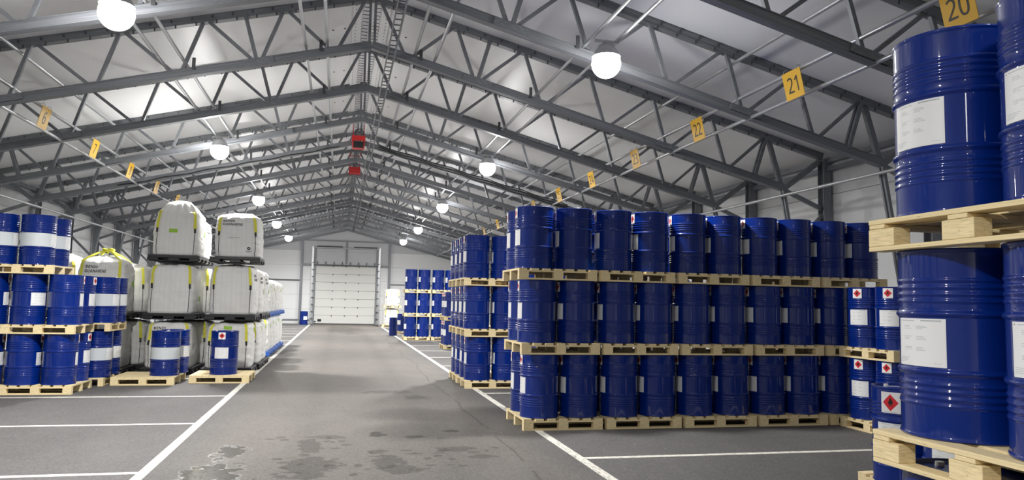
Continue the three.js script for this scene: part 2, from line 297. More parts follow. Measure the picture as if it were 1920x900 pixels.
// tubes and beams that run the length of the hall
{
  const zA = -3, zB = 54.8;
  const run = (d, s, y, r, label, m = M.tube) => tag(rod(numbered('steel_tube'), P(CX + s * d, y, zA), P(CX + s * d, y, zB), r, m, scene), label, 'tube');
  for (const [s, side] of [[-1, 'left'], [1, 'right']]) {
    run(0.86, s, lo(0.86) + 0.115, 0.03, `thin tube running lengthwise just ${side} of the ridge, inner one`);
    run(1.26, s, lo(1.26) + 0.115, 0.03, `thin tube running lengthwise just ${side} of the ridge, outer one`);
    run(3.4, s, lo(3.4) + 0.115, 0.03, `lengthwise tube above the ${side} row of lamps, inner one`);
    run(3.75, s, lo(3.75) + 0.115, 0.03, `lengthwise tube above the ${side} row of lamps, outer one`);
    run(6.2, s, 6.14, 0.032, `lengthwise tube high under the roof above the yellow signs on the ${side}`);
    run(6.3, s, 5.5, 0.034, `lengthwise tube from which the yellow signs on the ${side} hang`);
    run(6.52, s, 5.18, 0.032, `lengthwise tube behind the lower edge of the yellow signs on the ${side}`);
    run(9.08, s, 4.33, 0.034, `lengthwise tube joining the truss knees by the ${side} wall`);
    tag(bar(numbered('eave_beam'), P(CX + s * 10.32, 5.12, zA), P(CX + s * 10.32, 5.12, zB), 1, 1, M.steel, scene, mergeGeometries([boxAt(0.07, 0.12, 1, 0, 0.1, 0), boxAt(0.07, 0.1, 1, 0, -0.1, 0)])), `galvanised twin eave beam along the top of the ${side} wall`, 'beam');
  }
  // ridge flashings with rows of holes and clips
  for (const [s, side] of [[-1, 'left'], [1, 'right']]) {
    const f = tag(group('ridge_flashing'), `perforated white metal flashing along the ridge, ${side} slope`, 'flashing');
    const plate = mesh('plate', new THREE.BoxGeometry(0.3, 0.012, zB - zA), M.roof, f, P(CX + s * 0.24, up(0.24) + 0.045, (zA + zB) / 2)); plate.rotation.z = -s * Math.atan(SL);
    const holes = [], clips = [];
    for (let z = 4; z < 50; z += 0.21) { for (const d of [0.19, 0.32]) holes.push(new THREE.CylinderGeometry(0.014, 0.014, 0.006, 6).translate(CX + s * d, up(d) + 0.036, -z)); clips.push(boxAt(0.14, 0.012, 0.012, CX + s * 0.12, up(0.12) + 0.01, -z - 0.1)); }
    for (let z = 4; z < 50; z += 1.56) for (const d of [0.55, 0.8]) holes.push(new THREE.CylinderGeometry(0.022, 0.022, 0.012, 6).translate(CX + s * d, up(d) + 0.072, -z));
    mesh('hole_row', mergeGeometries(holes), M.black, f).userData.kind = 'stuff';
    mesh('clip_row', mergeGeometries(clips), M.darkSteel, f).userData.kind = 'stuff';
  }
  // ladder cable tray right of the ridge
  const tr = tag(group('cable_tray'), 'ladder-shaped cable tray running lengthwise just right of the ridge', 'cable tray');
  for (const x of [0.75, 0.89]) bar('side_rail', P(x, 6.66, 4), P(x, 6.66, 54), 0.022, x > 0.8 ? 0.09 : 0.05, M.steel, tr);
  const rungs = []; for (let z = 4.2; z < 54; z += 0.27) rungs.push(boxAt(0.14, 0.018, 0.022, 0.82, 6.66, -z));
  mesh('rung_row', mergeGeometries(rungs), M.steel, tr).userData.kind = 'stuff';
  // black cables on the fifth visible truss
  const zc = Z0 + BAY * 5 - 0.1;
  const cb = tag(group('cable_bundle'), 'black cable bundle lying along a truss beside the red unit', 'cable');
  for (const [s, n] of [[1, 3], [-1, 1]]) for (let i = 0; i < n; i++) {
    const pts = []; for (let j = 0; j <= 16; j++) { const d = 0.62 + j * 0.4; pts.push(P(CX + s * d, lo(d) - 0.06 + i * 0.06 + 0.02 * Math.sin(j * 2.1 + i), zc - 0.03 * i)); }
    mesh('cable', new THREE.TubeGeometry(new THREE.CatmullRomCurve3(pts), 40, 0.016, 5), M.black, cb);
  }
}
// red units at the ridge
{
  const a = tag(group('ceiling_unit', P(0.42, 6.84, 23.9)), 'larger red box unit with dark grille hanging at the ridge', 'unit');
  mesh('upper_case', new RoundedBoxGeometry(0.42, 0.17, 0.34, 2, 0.015), M.red, a, P(0, 0.1, 0));
  mesh('lower_case', new RoundedBoxGeometry(0.38, 0.24, 0.32, 2, 0.015), M.red, a, P(0, -0.1, 0));
  mesh('grille', new RoundedBoxGeometry(0.31, 0.22, 0.03, 1, 0.01), M.black, a, P(0, -0.1, -0.165));
  for (let i = 0; i < 3; i++) mesh('lamp_tag', new THREE.BoxGeometry(0.03, 0.015, 0.01), M.bung, a, P(-0.08 + i * 0.09, 0.0, -0.18));
  for (const s of [-1, 1]) rod('hanger', P(s * 0.17, 0.18, 0), P(s * 0.17, 0.6, 0), 0.012, M.red, a);
  mesh('fan_ring', new THREE.TorusGeometry(0.13, 0.018, 8, 24), M.darkSteel, a, P(0.02, 0.3, 0));
  const b = tag(group('ceiling_unit', P(0.42, 6.98, 30.2)), 'smaller red box unit hanging at the ridge farther back', 'unit');
  mesh('case', new RoundedBoxGeometry(0.44, 0.26, 0.36, 2, 0.015), M.red, b);
  for (const s of [-1, 1]) { rod('hanger', P(s * 0.2, 0.1, 0), P(s * 0.2, 0.75, 0), 0.012, M.red, b); }
  rod('cross_bar', P(-0.2, 0.6, 0), P(0.2, 0.6, 0), 0.012, M.red, b);
  mesh('junction_box', new RoundedBoxGeometry(0.16, 0.2, 0.14, 1, 0.01), M.steel, b, P(-0.02, 0.36, 0));
}

// ---------------------------------------------------------------- lamps
function makeLamp() {
  const g = group('high_bay_lamp');
  const prof = [[0.0, 0.34], [0.06, 0.34], [0.07, 0.3], [0.13, 0.29], [0.14, 0.26], [0.18, 0.2], [0.225, 0.12], [0.228, 0.11], [0.2, 0.115], [0.18, 0.14], [0, 0.18]].map((p) => new THREE.Vector2(...p));
  mesh('housing', new THREE.LatheGeometry(prof, 32), M.tube, g);
  mesh('diffuser', new THREE.SphereGeometry(0.232, 32, 20, 0, Math.PI * 2, 1.0, Math.PI - 1.0), std({ color: 0xffffff, emissive: LAMP_COLOR, emissiveIntensity: 8, roughness: 0.4, side: THREE.DoubleSide }), g);
  rod('hanger', new THREE.Vector3(0, 0.33, 0), new THREE.Vector3(0, 0.39, 0), 0.014, M.darkSteel, g);
  bar('bracket', new THREE.Vector3(-0.2, 0.365, 0), new THREE.Vector3(0.2, 0.365, 0), 0.05, 0.03, M.tube, g);
  return g;
}
{
  const proto = makeLamp(); let first = true;
  const put = (list, side) => list.forEach(([x, z, dim = 1], i) => {
    let o = proto; if (!first) { o = proto.clone(); o.name = numbered('high_bay_lamp'); scene.add(o); } first = false;
    o.position.set(x, LAMP_Y, -z);
    if (side === 'right') o.scale.x = -1;
    const l = new THREE.SpotLight(LAMP_COLOR, LAMP_CANDELA * dim, 0, 1.53, 1, 2); l.position.set(x, LAMP_Y - 0.24, -z); l.target.position.set(x, 0, -z); scene.add(l.target); l.target.name = 'lamp_aim'; l.castShadow = true; l.shadow.radius = 8; l.name = 'lamp_light'; scene.add(l);
    const g = new THREE.PointLight(LAMP_COLOR, GLOBE_CANDELA * dim, 0, 2); g.position.set(x, LAMP_Y - 0.02, -z); g.castShadow = true; g.shadow.radius = 8; g.name = 'globe_light'; scene.add(g);
    tag(o, i > 4 ? `glowing high bay lamp of the ${side} row, ${i === 5 ? 'beside' : 'behind'} the photographer` : `glowing round ceiling lamp, ${i ? ORD[i] : 'the'} nearest in view of the ${side} row`, 'lamp', 'ceiling lamps');
  });
  put(LAMPS_LEFT, 'left'); put(LAMPS_RIGHT, 'right');
}

// ---------------------------------------------------------------- numbered signs
{
  const font = await new FontLoader().loadAsync('fonts/droid/droid_sans_regular.typeface.json').catch(() => null) ?? await new FontLoader().loadAsync('fonts/droid/sans_regular.typeface.json');
  const NUM = { 6: 'six', 7: 'seven', 8: 'eight', 9: 'nine', 10: 'ten', 11: 'eleven', 20: 'twenty', 21: 'twenty-one', 22: 'twenty-two', 23: 'twenty-three', 24: 'twenty-four', 25: 'twenty-five', 26: 'twenty-six', 27: 'twenty-seven', 28: 'twenty-eight', 29: 'twenty-nine' };
  const plate = new RoundedBoxGeometry(0.46, 0.43, 0.008, 2, 0.003);
  const sign = (n, s, z) => {
    const g = group('number_sign', P(CX + s * 6.24, 5.27, z), -s * Math.PI / 2);
    mesh('plate', plate, M.yellow, g);
    const t = new TextGeometry(String(n), { font, size: 0.24, depth: 0.003, curveSegments: 6 }); t.computeBoundingBox(); const b = t.boundingBox;
    t.translate(-(b.min.x + b.max.x) / 2, -(b.min.y + b.max.y) / 2, 0.004); t.scale(0.9, 1, 1);
    mesh('number', t, M.black, g);
    for (const x of [-0.16, 0.16]) mesh('hook', new THREE.TorusGeometry(0.04, 0.005, 6, 14), M.tube, g, new THREE.Vector3(x, 0.225, -0.03), Math.PI / 2);
    g.rotation.order = 'YXZ'; g.rotation.x = 0.22;
    tag(g, `yellow hanging sign with the black number ${NUM[n]}, on the ${s > 0 ? 'right' : 'left'}`, 'sign', 'numbered yellow signs');
  };
  for (let n = 20; n <= 29; n++) sign(n, 1, 9.92 + (n - 21) * 3.13);
  for (let n = 6; n <= 11; n++) sign(n, -1, 16.1 + (n - 6) * 3.1);
}

// ---------------------------------------------------------------- steel drums
const DR = 0.283, DH_ = 0.925;
function drumGeo(seg, fine) {
  const p = [[0.001, 0.02], [DR - 0.014, 0.02], [DR - 0.01, 0.002], [DR + 0.004, 0.0], [DR + 0.007, 0.006], [DR + 0.004, 0.016], [DR, 0.024]];
  const bump = (y, w, h) => { const n = fine ? 6 : 2; for (let i = 0; i <= n; i++) { const t = i / n * 2 - 1; p.push([DR + h * (1 - t * t) ** 1.3, y + t * w]); } };
  for (const y of [0.165, 0.198, 0.231, 0.264]) bump(y, 0.013, 0.0055);
  bump(0.323, 0.02, 0.0125);
  bump(0.605, 0.02, 0.0125);
  for (const y of [0.668, 0.702, 0.736, 0.77]) bump(y, 0.013, 0.0055);
  p.push([DR, DH_ - 0.024], [DR + 0.004, DH_ - 0.016], [DR + 0.007, DH_ - 0.007], [DR + 0.004, DH_], [DR - 0.008, DH_ - 0.001], [DR - 0.012, DH_ - 0.02], [0.001, DH_ - 0.02]);
  const pts = []; for (let i = 0; i < p.length; i++) { pts.push(new THREE.Vector2(...p[i])); }
  return new THREE.LatheGeometry(pts, seg);
}
const DRUM = { near: drumGeo(72, true), mid: drumGeo(48, true), far: drumGeo(28, false) };
const patch = (r, w, h, y, seg = 14) => new THREE.CylinderGeometry(r, r, h, seg, 1, true, -w / r / 2, w / r).translate(0, y, 0);
const LABEL = patch(DR + 0.002, 0.29, 0.235, 0.464), HAZ = patch(DR + 0.0075, 0.145, 0.145, 0.83, 8), BAND = new THREE.CylinderGeometry(DR + 0.0015, DR + 0.0015, 0.245, 48, 1, true).translate(0, 0.464, 0);
const BIGHAZ = patch(DR + 0.0075, 0.185, 0.2, 0.78, 8), LABEL2 = patch(DR + 0.003, 0.24, 0.22, 0.464), SMALLLAB = patch(DR + 0.002, 0.15, 0.15, 0.464, 10);
const BUNG = new THREE.CylinderGeometry(0.03, 0.034, 0.024, 16);
function makeDrum(lod, kind, tone) {
  const g = new THREE.Group(); g.name = 'steel_drum';
  mesh('body', DRUM[lod], M.paint[tone], g);
  if (kind === 'band') { mesh('band', BAND, M.band, g); mesh('label', LABEL2, M.label, g); }
  else if (kind === 'big') { mesh('label', LABEL, M.label, g); mesh('hazard_label', BIGHAZ, M.hazard, g); }
  else if (kind === 'nohaz') mesh('label', LABEL, M.label, g);
  else if (kind === 'small') mesh('label', SMALLLAB, M.label, g);
  else { mesh('label', LABEL, M.label, g); mesh('hazard_label', HAZ, M.hazard, g); }
  if (kind !== 'far') for (const [x, z, s] of [[0.17, 0.1, 1], [-0.19, -0.06, 0.7]]) { const b = mesh('bung', BUNG, M.bung, g, new THREE.Vector3(x, DH_ - 0.012, z)); b.scale.set(s, 1, s); }
  return g;
}
const drumProto = {};
function drum(lod, kind, x, y, z, face, label, grp) {
  const tone = Math.floor(rnd() * 3), key = lod + kind + tone; drumProto[key] ??= makeDrum(lod, kind, tone);
  const o = drumProto[key].clone(); o.name = numbered('steel_drum'); scene.add(o);
  o.position.set(x + jit(0.006), y, -z + jit(0.006)); o.rotation.y = (face + jit(5)) * Math.PI / 180;
  return tag(o, label, 'drum', grp);
}

// ---------------------------------------------------------------- wooden pallets: skids along local x, deck boards along local z
const PH = 0.165;
function makePallet(w, d, near, solid) {
  if (near) return makeLongDeckPallet(w, d);
  const g = new THREE.Group(); g.name = 'wooden_pallet';
  const B = (a, b, c) => (near ? new RoundedBoxGeometry(a, b, c, 1, 0.004) : new THREE.BoxGeometry(a, b, c));
  const skid = B(w, 0.024, 0.1), block = B(0.145, 0.09, 0.1), stringer = B(w, 0.022, 0.1);
  const n = solid ? 9 : 7, bw = solid ? w / 9 - 0.004 : 0.118, deck = B(d, 0.029, bw).rotateY(Math.PI / 2);
  let k = 0; const wood = () => M.wood[(k++ * 7 + 3) % 3];
  for (const z of [-1, 0, 1]) {
    const zz = z * (d / 2 - 0.05);
    mesh('skid', skid, wood(), g, new THREE.Vector3(0, 0.012, zz));
    for (const x of [-1, 0, 1]) mesh('block', block, wood(), g, new THREE.Vector3(x * (w / 2 - 0.0725), 0.069, zz));
    mesh('stringer_board', stringer, wood(), g, new THREE.Vector3(0, 0.125, zz));
  }
  for (let i = 0; i < n; i++) mesh('deck_board', deck, wood(), g, new THREE.Vector3(-w / 2 + bw / 2 + i * (w - bw) / (n - 1), 0.1505, 0));
  return g;
}
function makeLongDeckPallet(w, d) {     // deck boards and skids both along local x, cross boards between deck and blocks
  const g = new THREE.Group(); g.name = 'wooden_pallet';
  const B = (a, b, c) => new RoundedBoxGeometry(a, b, c, 1, 0.004);
  const skid = B(w, 0.024, 0.1), foot = B(0.1, 0.024, d - 0.3), block = B(0.18, 0.09, 0.1), cross = B(0.11, 0.022, d), deck = B(w, 0.026, 0.125);
  let k = 0; const wood = () => M.wood[(k++ * 7 + 3) % 3];
  for (const z of [-1, 0, 1]) {
    const zz = z * (d / 2 - 0.05);
    mesh('skid', skid, wood(), g, new THREE.Vector3(0, 0.012, zz));
    for (const x of [-1, 0, 1]) mesh('block', block, wood(), g, new THREE.Vector3(x * (w / 2 - 0.09), 0.069, zz));
  }
  for (const x of [-1, 0, 1]) mesh('cross_board', cross, wood(), g, new THREE.Vector3(x * (w / 2 - 0.06), 0.126, 0));
  for (let i = 0; i < 7; i++) mesh('deck_board', deck, wood(), g, new THREE.Vector3(0, 0.1505, -d / 2 + 0.0625 + i * (d - 0.125) / 6));
  return g;
}
const palletProto = {};
function pallet(w, d, x, y, z, turn, label, grp, near = false, solid = false) {
  const key = [w, d, near, solid].join(); palletProto[key] ??= makePallet(w, d, near, solid);
  const o = palletProto[key].clone(); o.name = numbered('wooden_pallet'); scene.add(o);
  o.position.set(x, y, -z); o.rotation.y = turn * Math.PI / 180 + jit(0.006);
  return tag(o, label, 'pallet', grp);
}
const TIER = ['bottom', 'middle', 'top'], PITCH = PH + DH_;

// long row A on the right
for (let t = 0; t < 3; t++) {
  const y = t * PITCH, sx = -0.055 * t, x0 = 2.66 + sx, g = 'drums of the long right-hand row';
  for (let i = 0; i < 5 + (t === 2 ? 0 : 0); i++) pallet(1.2, 1.15, x0 + 0.6 + 1.26 * i, y, 11.08, 0, `pale pine pallet under the ${TIER[t]} tier, ${i ? ORD[i] : 'first'} from the left in the long row`, 'pallets of the long right-hand row');
  for (let i = 0; i < 10; i++) {
    const x = x0 + 0.3 + 1.26 * (i >> 1) + 0.615 * (i & 1);
    drum('mid', 'haz', x, y + PH, 10.82, -93, `blue drum, ${i ? ORD[i] + ' from the left' : 'leftmost'} in the front line of the ${TIER[t]} tier, long row`, g);
  }
  for (let i = 0; i < 10; i++) drum('mid', 'haz', x0 + 0.3 + 1.26 * (i >> 1) + 0.615 * (i & 1), y + PH, 11.44, -95, `blue drum behind the ${i ? ORD[i] : 'leftmost'} front drum in the ${TIER[t]} tier, long row`, g);
}
// near stack N at the right edge
for (let t = 0; t < 3; t++) {
  const y = t * 1.07;
  pallet(1.15, 1.2, 3.29, y, 2.77, 90, `pale pine pallet under the ${TIER[t]} tier of the closest stack at right`, 'pallets of the closest stack', true);
  for (let i = 0; i < 2; i++) drum('near', 'nohaz', 3.03, y + PH, 3.1 - 0.63 * i, -84, `close-up dark blue drum, ${TIER[t]} tier of the nearest stack, ${i ? 'right-hand one cut by the edge' : 'left-hand one'}`, 'drums of the closest stack').scale.y = 0.976;
}
// M1: drum with the large red diamond; M2: stack in front of the far end of row A
pallet(1.2, 1.15, 5.9, 0, 6.25, 90, 'pale pine pallet on the floor half hidden by the closest stack', 'pallets behind the closest stack');
drum('mid', 'big', 5.5, PH, 6.4, -62, 'blue drum with a large red diamond label, half hidden by the closest stack', 'drums behind the closest stack');
drum('mid', 'nohaz', 5.55, PH, 5.78, -62, 'blue drum standing low beneath the closest stack, next to the large-diamond drum', 'drums behind the closest stack');
for (let t = 0; t < 2; t++) {
  pallet(1.2, 1.15, 8.38, t * PITCH, 9.83, 90, `pale pine pallet under the ${t ? 'upper' : 'lower'} drum pair beside the far end of the long row`, 'pallets of the two-tier stack');
  for (let i = 0; i < 2; i++) drum('mid', 'haz', 8.1, t * PITCH + PH, 10.12 - 0.6 * i, -66, `bright blue drum facing the camera, ${t ? 'upper' : 'lower'} tier of the two-tier stack, ${i ? 'right' : 'left'} one`, 'drums of the two-tier stack');
}
// row B
for (let t = 0; t < 3; t++) {
  const y = t * PITCH, x0 = 2.67 - 0.035 * t, gp = 'pallets of the second right-hand stack', gd = 'drums of the second right-hand stack';
  pallet(1.2, 1.15, x0 + 0.6, y, 16.24, 0, `pine pallet under the ${TIER[t]} tier of the stack behind the long row, front left`, gp);
  pallet(1.2, 1.15, x0 + 1.86, y, 16.24, 0, `pine pallet under the ${TIER[t]} tier of the stack behind the long row, front right`, gp);
  pallet(1.2, 1.15, x0 + 0.6, y, 17.44, 0, `pine pallet under the ${TIER[t]} tier of the stack behind the long row, rear`, gp);
  for (let i = 0; i < 4; i++) drum('mid', 'haz', x0 + 0.3 + 1.26 * (i >> 1) + 0.61 * (i & 1), y + PH, 15.97, -93, `blue drum, front ${i ? ORD[i] + ' from the lane' : 'corner by the lane'}, ${TIER[t]} tier of the stack behind the long row`, gd);
  for (let j = 1; j < 4; j++) drum('mid', 'haz', x0 + 0.3, y + PH, 15.97 + 0.61 * j, -93, `blue drum on the lane side, ${ORD[j]} from front, ${TIER[t]} tier behind the long row`, gd);
}
// row C: two tiers
for (let t = 0; t < 2; t++) {
  const y = t * PITCH, T = t ? 'upper' : 'lower';
  pallet(1.2, 1.15, 4.55, y, 28.9, 0, `small distant pine pallet under the ${T} tier of the two-tier drums right of the lane`, 'pallets of the distant two-tier stack');
  for (let i = 0; i < 2; i++) for (let j = 0; j < 2; j++) drum('far', 'haz', 4.26 + 0.61 * i, y + PH, 28.65 + 0.6 * j, -72, `distant blue drum, ${T} tier of the two-tier stack right of the lane, ${j ? 'rear' : 'front'} ${i ? 'right' : 'left'}`, 'drums of the distant two-tier stack');
}
// row D: three tiers, farthest
for (let t = 0; t < 3; t++) {
  const y = t * PITCH;
  for (let i = 0; i < 2; i++) pallet(1.2, 1.15, 3.58 + 1.26 * i, y, 35.1, 0, `small distant pallet under the ${TIER[t]} tier of the farthest three-tier stack, ${i ? 'right' : 'left'}`, 'pallets of the farthest stack');
  for (let i = 0; i < 4; i++) drum('far', 'nohaz', 3.27 + 1.26 * (i >> 1) + 0.61 * (i & 1), y + PH, 34.83, -72, `distant blue drum, ${i ? ORD[i] + ' from left' : 'leftmost'} in the ${TIER[t]} tier of the farthest three-tier stack`, 'drums of the farthest stack');
}
{
  const a = drum('far', 'small', 2.8, 0, 38.9, 200, 'slim blue drum standing alone on the floor left of the farthest stack', 'odd far drums'); a.scale.set(0.72, 1, 0.72);
  pallet(1.2, 1.15, 3.75, 0, 41.0, 0, 'distant pine pallet half hidden behind the farthest three-tier stack', 'far pallets');
  drum('far', 'nohaz', 3.42, PH, 40.75, -50, 'distant blue drum on a pallet just left of the farthest three-tier stack', 'odd far drums');
  drum('far', 'nohaz', -2.3, 0, 53.4, 25, 'lone blue drum with white label left of the white sectional door', 'odd far drums');
}
// L1 at the left edge: three tiers, the top one with white bands
for (let t = 0; t < 3; t++) {
  const y = t * PITCH, sx = 0.025 * t, kind = t === 2 ? 'band' : 'haz', gd = 'drums of the left-hand stack', gp = 'pallets of the left-hand stack';
  const w = t === 2 ? 'white-banded blue drum' : 'blue drum';
  for (let i = 0; i < 2; i++) pallet(1.2, 1.15, -5.27 - 1.26 * i + sx - (t === 2 ? 0.5 : 0.05 * t), y, 15.7, 0, `pine pallet under the ${TIER[t]} tier of the left-hand stack, ${i ? 'cut by the frame' : 'right one'}`, gp);
  (t === 2 ? [-5.55, -6.17] : [-4.99, -5.6, -6.22]).forEach((x, i) => drum('mid', t === 1 && i === 1 ? 'nohaz' : kind, x + sx, y + PH, 15.44, [[104, 92, 90], [100, 55, 92], [88, 86, 88]][t][i], `${w}, ${['right', t === 2 ? 'left' : 'middle', 'left'][i]} of the front line in the ${TIER[t]} tier, left-hand stack`, gd));
  drum('mid', kind, (t === 2 ? -5.5 : -4.97) + sx, y + PH, 16.06, 84, `${w} behind the right front drum in the ${TIER[t]} tier, left-hand stack`, gd);
}
// L2: white-banded drums behind L1
for (let t = 0; t < 2; t++) {
  const y = t * PITCH, x0 = -4.76 + 0.06 * t, T = t ? 'upper' : 'lower';
  pallet(1.2, 1.2, x0 - 0.36, y, 17.05, 90, `pine pallet under the ${T} pair of white-banded drums at left`, 'pallets of the white-banded drums');
  for (let j = 0; j < 2; j++) drum('mid', 'band', x0, y + PH, 16.76 + 0.61 * j, 74, `white-banded blue drum, ${T} tier beside the left-hand stack, ${j ? 'rear' : 'front'} one`, 'white-banded drums at left');
}
// loose drums on two pallets
pallet(1.2, 1.2, -3.82, 0, 17.16, 0, 'boarded pine pallet on the floor carrying two white-banded drums', 'floor pallets with loose drums', false, true);
drum('mid', 'band', -3.52, PH, 17.05, 120, 'white-banded blue drum on the floor pallet before the big bags, front one', 'loose drums');
drum('mid', 'band', -3.44, PH, 17.66, 70, 'white-banded blue drum half hidden behind another on the floor pallet', 'loose drums');
pallet(1.2, 1.15, -2.4, 0, 17.46, 0, 'boarded pine pallet on the floor carrying a single drum by the lane', 'floor pallets with loose drums', false, true);
drum('mid', 'haz', -2.38, PH, 17.28, -8, 'single blue drum with red diamond and white label facing the camera', 'loose drums');

// ---------------------------------------------------------------- plastic pallets and big bags
function makePlastic(mat) {
  const g = new THREE.Group(); g.name = 'plastic_pallet';
  mesh('deck', new RoundedBoxGeometry(1.14, 0.075, 1.14, 2, 0.014), mat, g, new THREE.Vector3(0, 0.1125, 0));
  const foot = new RoundedBoxGeometry(0.24, 0.07, 0.2, 1, 0.012), skid = new RoundedBoxGeometry(1.1, 0.024, 0.14, 1, 0.008);
  for (const z of [-0.47, 0, 0.47]) { for (const x of [-0.46, 0, 0.46]) mesh('foot', foot, mat, g, new THREE.Vector3(x, 0.047, z)); mesh('skid', skid, mat, g, new THREE.Vector3(0, 0.012, z)); }
  return g;
}
const plasticProto = { black: makePlastic(M.blackPlastic), blue: makePlastic(M.bluePlastic) };
function plastic(color, x, y, z, label, turn = 0) { const o = plasticProto[color].clone(); o.name = numbered('plastic_pallet'); scene.add(o); o.position.set(x, y, -z); o.rotation.y = turn; return tag(o, label, 'pallet', color + ' plastic pallets'); }

// bag surface: theta from the front (+z) clockwise to the right (+x), v from the base to the shoulder, then the lumpy top
function bagSurface(W, D, H, k) {
  const n = 6.5;
  const prof = (v) => { const a = [[0, 0.95], [0.02, 0.985], [0.2, 1.01], [0.45, 1.01], [0.7, 0.985], [0.9, 0.95], [0.97, 0.91], [1, 0.84]]; for (let i = 1; i < a.length; i++) if (v <= a[i][0]) { const t = (v - a[i - 1][0]) / (a[i][0] - a[i - 1][0]); return a[i - 1][1] + (a[i][1] - a[i - 1][1]) * (t * t * (3 - 2 * t) * 0.5 + t * 0.5); } return 0.78; };
  return (th, v, off = 0) => {
    const c = Math.cos(th), s = Math.sin(th), r = (Math.abs(c) ** n + Math.abs(s) ** n) ** (-1 / n);
    const side = sm(0.25, 0.8, Math.abs(s)), kk = k * 13.7;
    const wr = 0.016 * side * fbm(c * 3 + kk, v * 13 + s * 1.2, kk, 3) + 0.018 * fbm(c * 2 + kk, v * 3, s * 2, 2) + 0.05 * sm(0.8, 1, v) * fbm(s * 3 + kk, v * 5, c * 3, 3);
    const q = prof(v) + off / (W / 2);
    const sh = 0.02 * Math.sin(kk) * v, top = sm(0.8, 1, v) * 0.07 * (-0.35 + 1.2 * fbm(s * 1.6 + kk, c * 1.6, 5.5, 2));
    return new THREE.Vector3(W / 2 * r * s * q + wr * s * 1.8 + sh, H * v + top, D / 2 * r * c * q + wr * c * 1.8);
  };
}
function surfGeo(f, t0, t1, v0, v1, nt, nv, off) {
  const pos = [], uv = [], idx = [];
  for (let j = 0; j <= nv; j++) for (let i = 0; i <= nt; i++) { const t = t0 + (t1 - t0) * i / nt, v = v0 + (v1 - v0) * j / nv, p = f(t, v, off); pos.push(p.x, p.y, p.z); uv.push(i / nt, j / nv); }
  for (let j = 0; j < nv; j++) for (let i = 0; i < nt; i++) { const a = j * (nt + 1) + i; idx.push(a, a + 1, a + nt + 2, a, a + nt + 2, a + nt + 1); }
  const g = new THREE.BufferGeometry(); g.setAttribute('position', new THREE.Float32BufferAttribute(pos, 3)); g.setAttribute('uv', new THREE.Float32BufferAttribute(uv, 2)); g.setIndex(idx); g.computeVertexNormals(); return g;
}
function bagBody(f, W, H, k, crown) {
  const nt = 88, nv = 40, nc = 10, pos = [], uv = [], idx = [];
  for (let j = 0; j <= nv; j++) for (let i = 0; i <= nt; i++) { const t = i / nt * Math.PI * 2, p = f(t, j / nv, 0); pos.push(p.x, p.y, p.z); uv.push(i / nt * 4 * W, j / nv * H); }
  for (let j = 1; j <= nc; j++) for (let i = 0; i <= nt; i++) {
    const t = i / nt * Math.PI * 2, q = j / nc, e = f(t, 1, 0), s = 1 - q;
    const y = e.y + crown * Math.sin(q * Math.PI / 2) + (1 - q) * q * 0.35 * fbm(e.x * s * 5 + k * 9, e.z * s * 5, 2.2, 3) + 0.05 * q * fbm(e.x * s * 9, e.z * s * 9, k, 2);
    pos.push(e.x * s, y * (1 - q) + q * (H + crown + 0.03 * (k % 2)), e.z * s); uv.push(i / nt * 4 * W, H + q * 0.5);
  }
  const rows = nv + nc;
  for (let j = 0; j < rows; j++) for (let i = 0; i < nt; i++) { const a = j * (nt + 1) + i; idx.push(a, a + 1, a + nt + 2, a, a + nt + 2, a + nt + 1); }
  const g = new THREE.BufferGeometry(); g.setAttribute('position', new THREE.Float32BufferAttribute(pos, 3)); g.setAttribute('uv', new THREE.Float32BufferAttribute(uv, 2)); g.setIndex(idx); g.computeVertexNormals(); return g;
}
const bagCache = {};
// opts: k variant, H height, crown, prints on front: name, logo, small, green (v), side: sideName, sideGreen
function bag(x, y, z, o, label, grp, W = 1.04, D = 1.08) {
  const gk = [W, D, o.H, o.k, o.crown].join(), c = bagCache[gk] ??= (() => {
    const f = bagSurface(W, D, o.H, o.k), deg = Math.PI / 180, A = 39 * deg, B = 141 * deg, w = 2.6 * deg;
    const strips = (v0, v1, ww, off, nv) => [A, -A, B, -B].map((t) => surfGeo(f, t - ww, t + ww, v0, v1, 2, nv, off));
    return { f, body: bagBody(f, W, o.H, o.k, o.crown), strap: strips(0.6, 1, w, 0.012, 12), end: strips(0.5, 0.6, w * 0.75, 0.012, 4), seam: strips(0.02, 0.5, w * 0.25, 0.004, 14) };
  })();
  const g = group('big_bag', P(x, y, z)), deg = Math.PI / 180;
  mesh('body', c.body, M.bag, g);
  for (let i = 0; i < 4; i++) { mesh('strap', c.strap[i], M.strap, g); mesh('strap_end', c.end[i], M.black, g); mesh('seam', c.seam[i], M.darkSteel, g); }
  const pr = (name, t0, t1, v0, v1, m) => mesh(name, surfGeo(c.f, t0 * deg, t1 * deg, v0, v1, 10, 6, 0.005), m, g);
  if (o.name) pr('printed_name', -34, 14, 0.72, 0.93, M.printName);
  if (o.logo) pr('printed_logo', 20, 34, 0.1, 0.26, M.printLogo);
  if (o.small) pr('printed_line', -22, 10, 0.44, 0.47, M.printSmall);
  if (o.green) pr('green_label', o.green[1] ?? -16, (o.green[1] ?? -16) + 20, o.green[0], o.green[0] + 0.085, M.green);
  if (o.sideName) pr('printed_name', 50, 100, 0.66, 0.86, M.printName);
  if (o.sideGreen) pr('green_label', 100, 112, o.sideGreen, o.sideGreen + 0.11, M.green);
  return tag(g, label, 'bulk bag', grp);
}
const BP = 0.15, BG = 'white bulk bags';
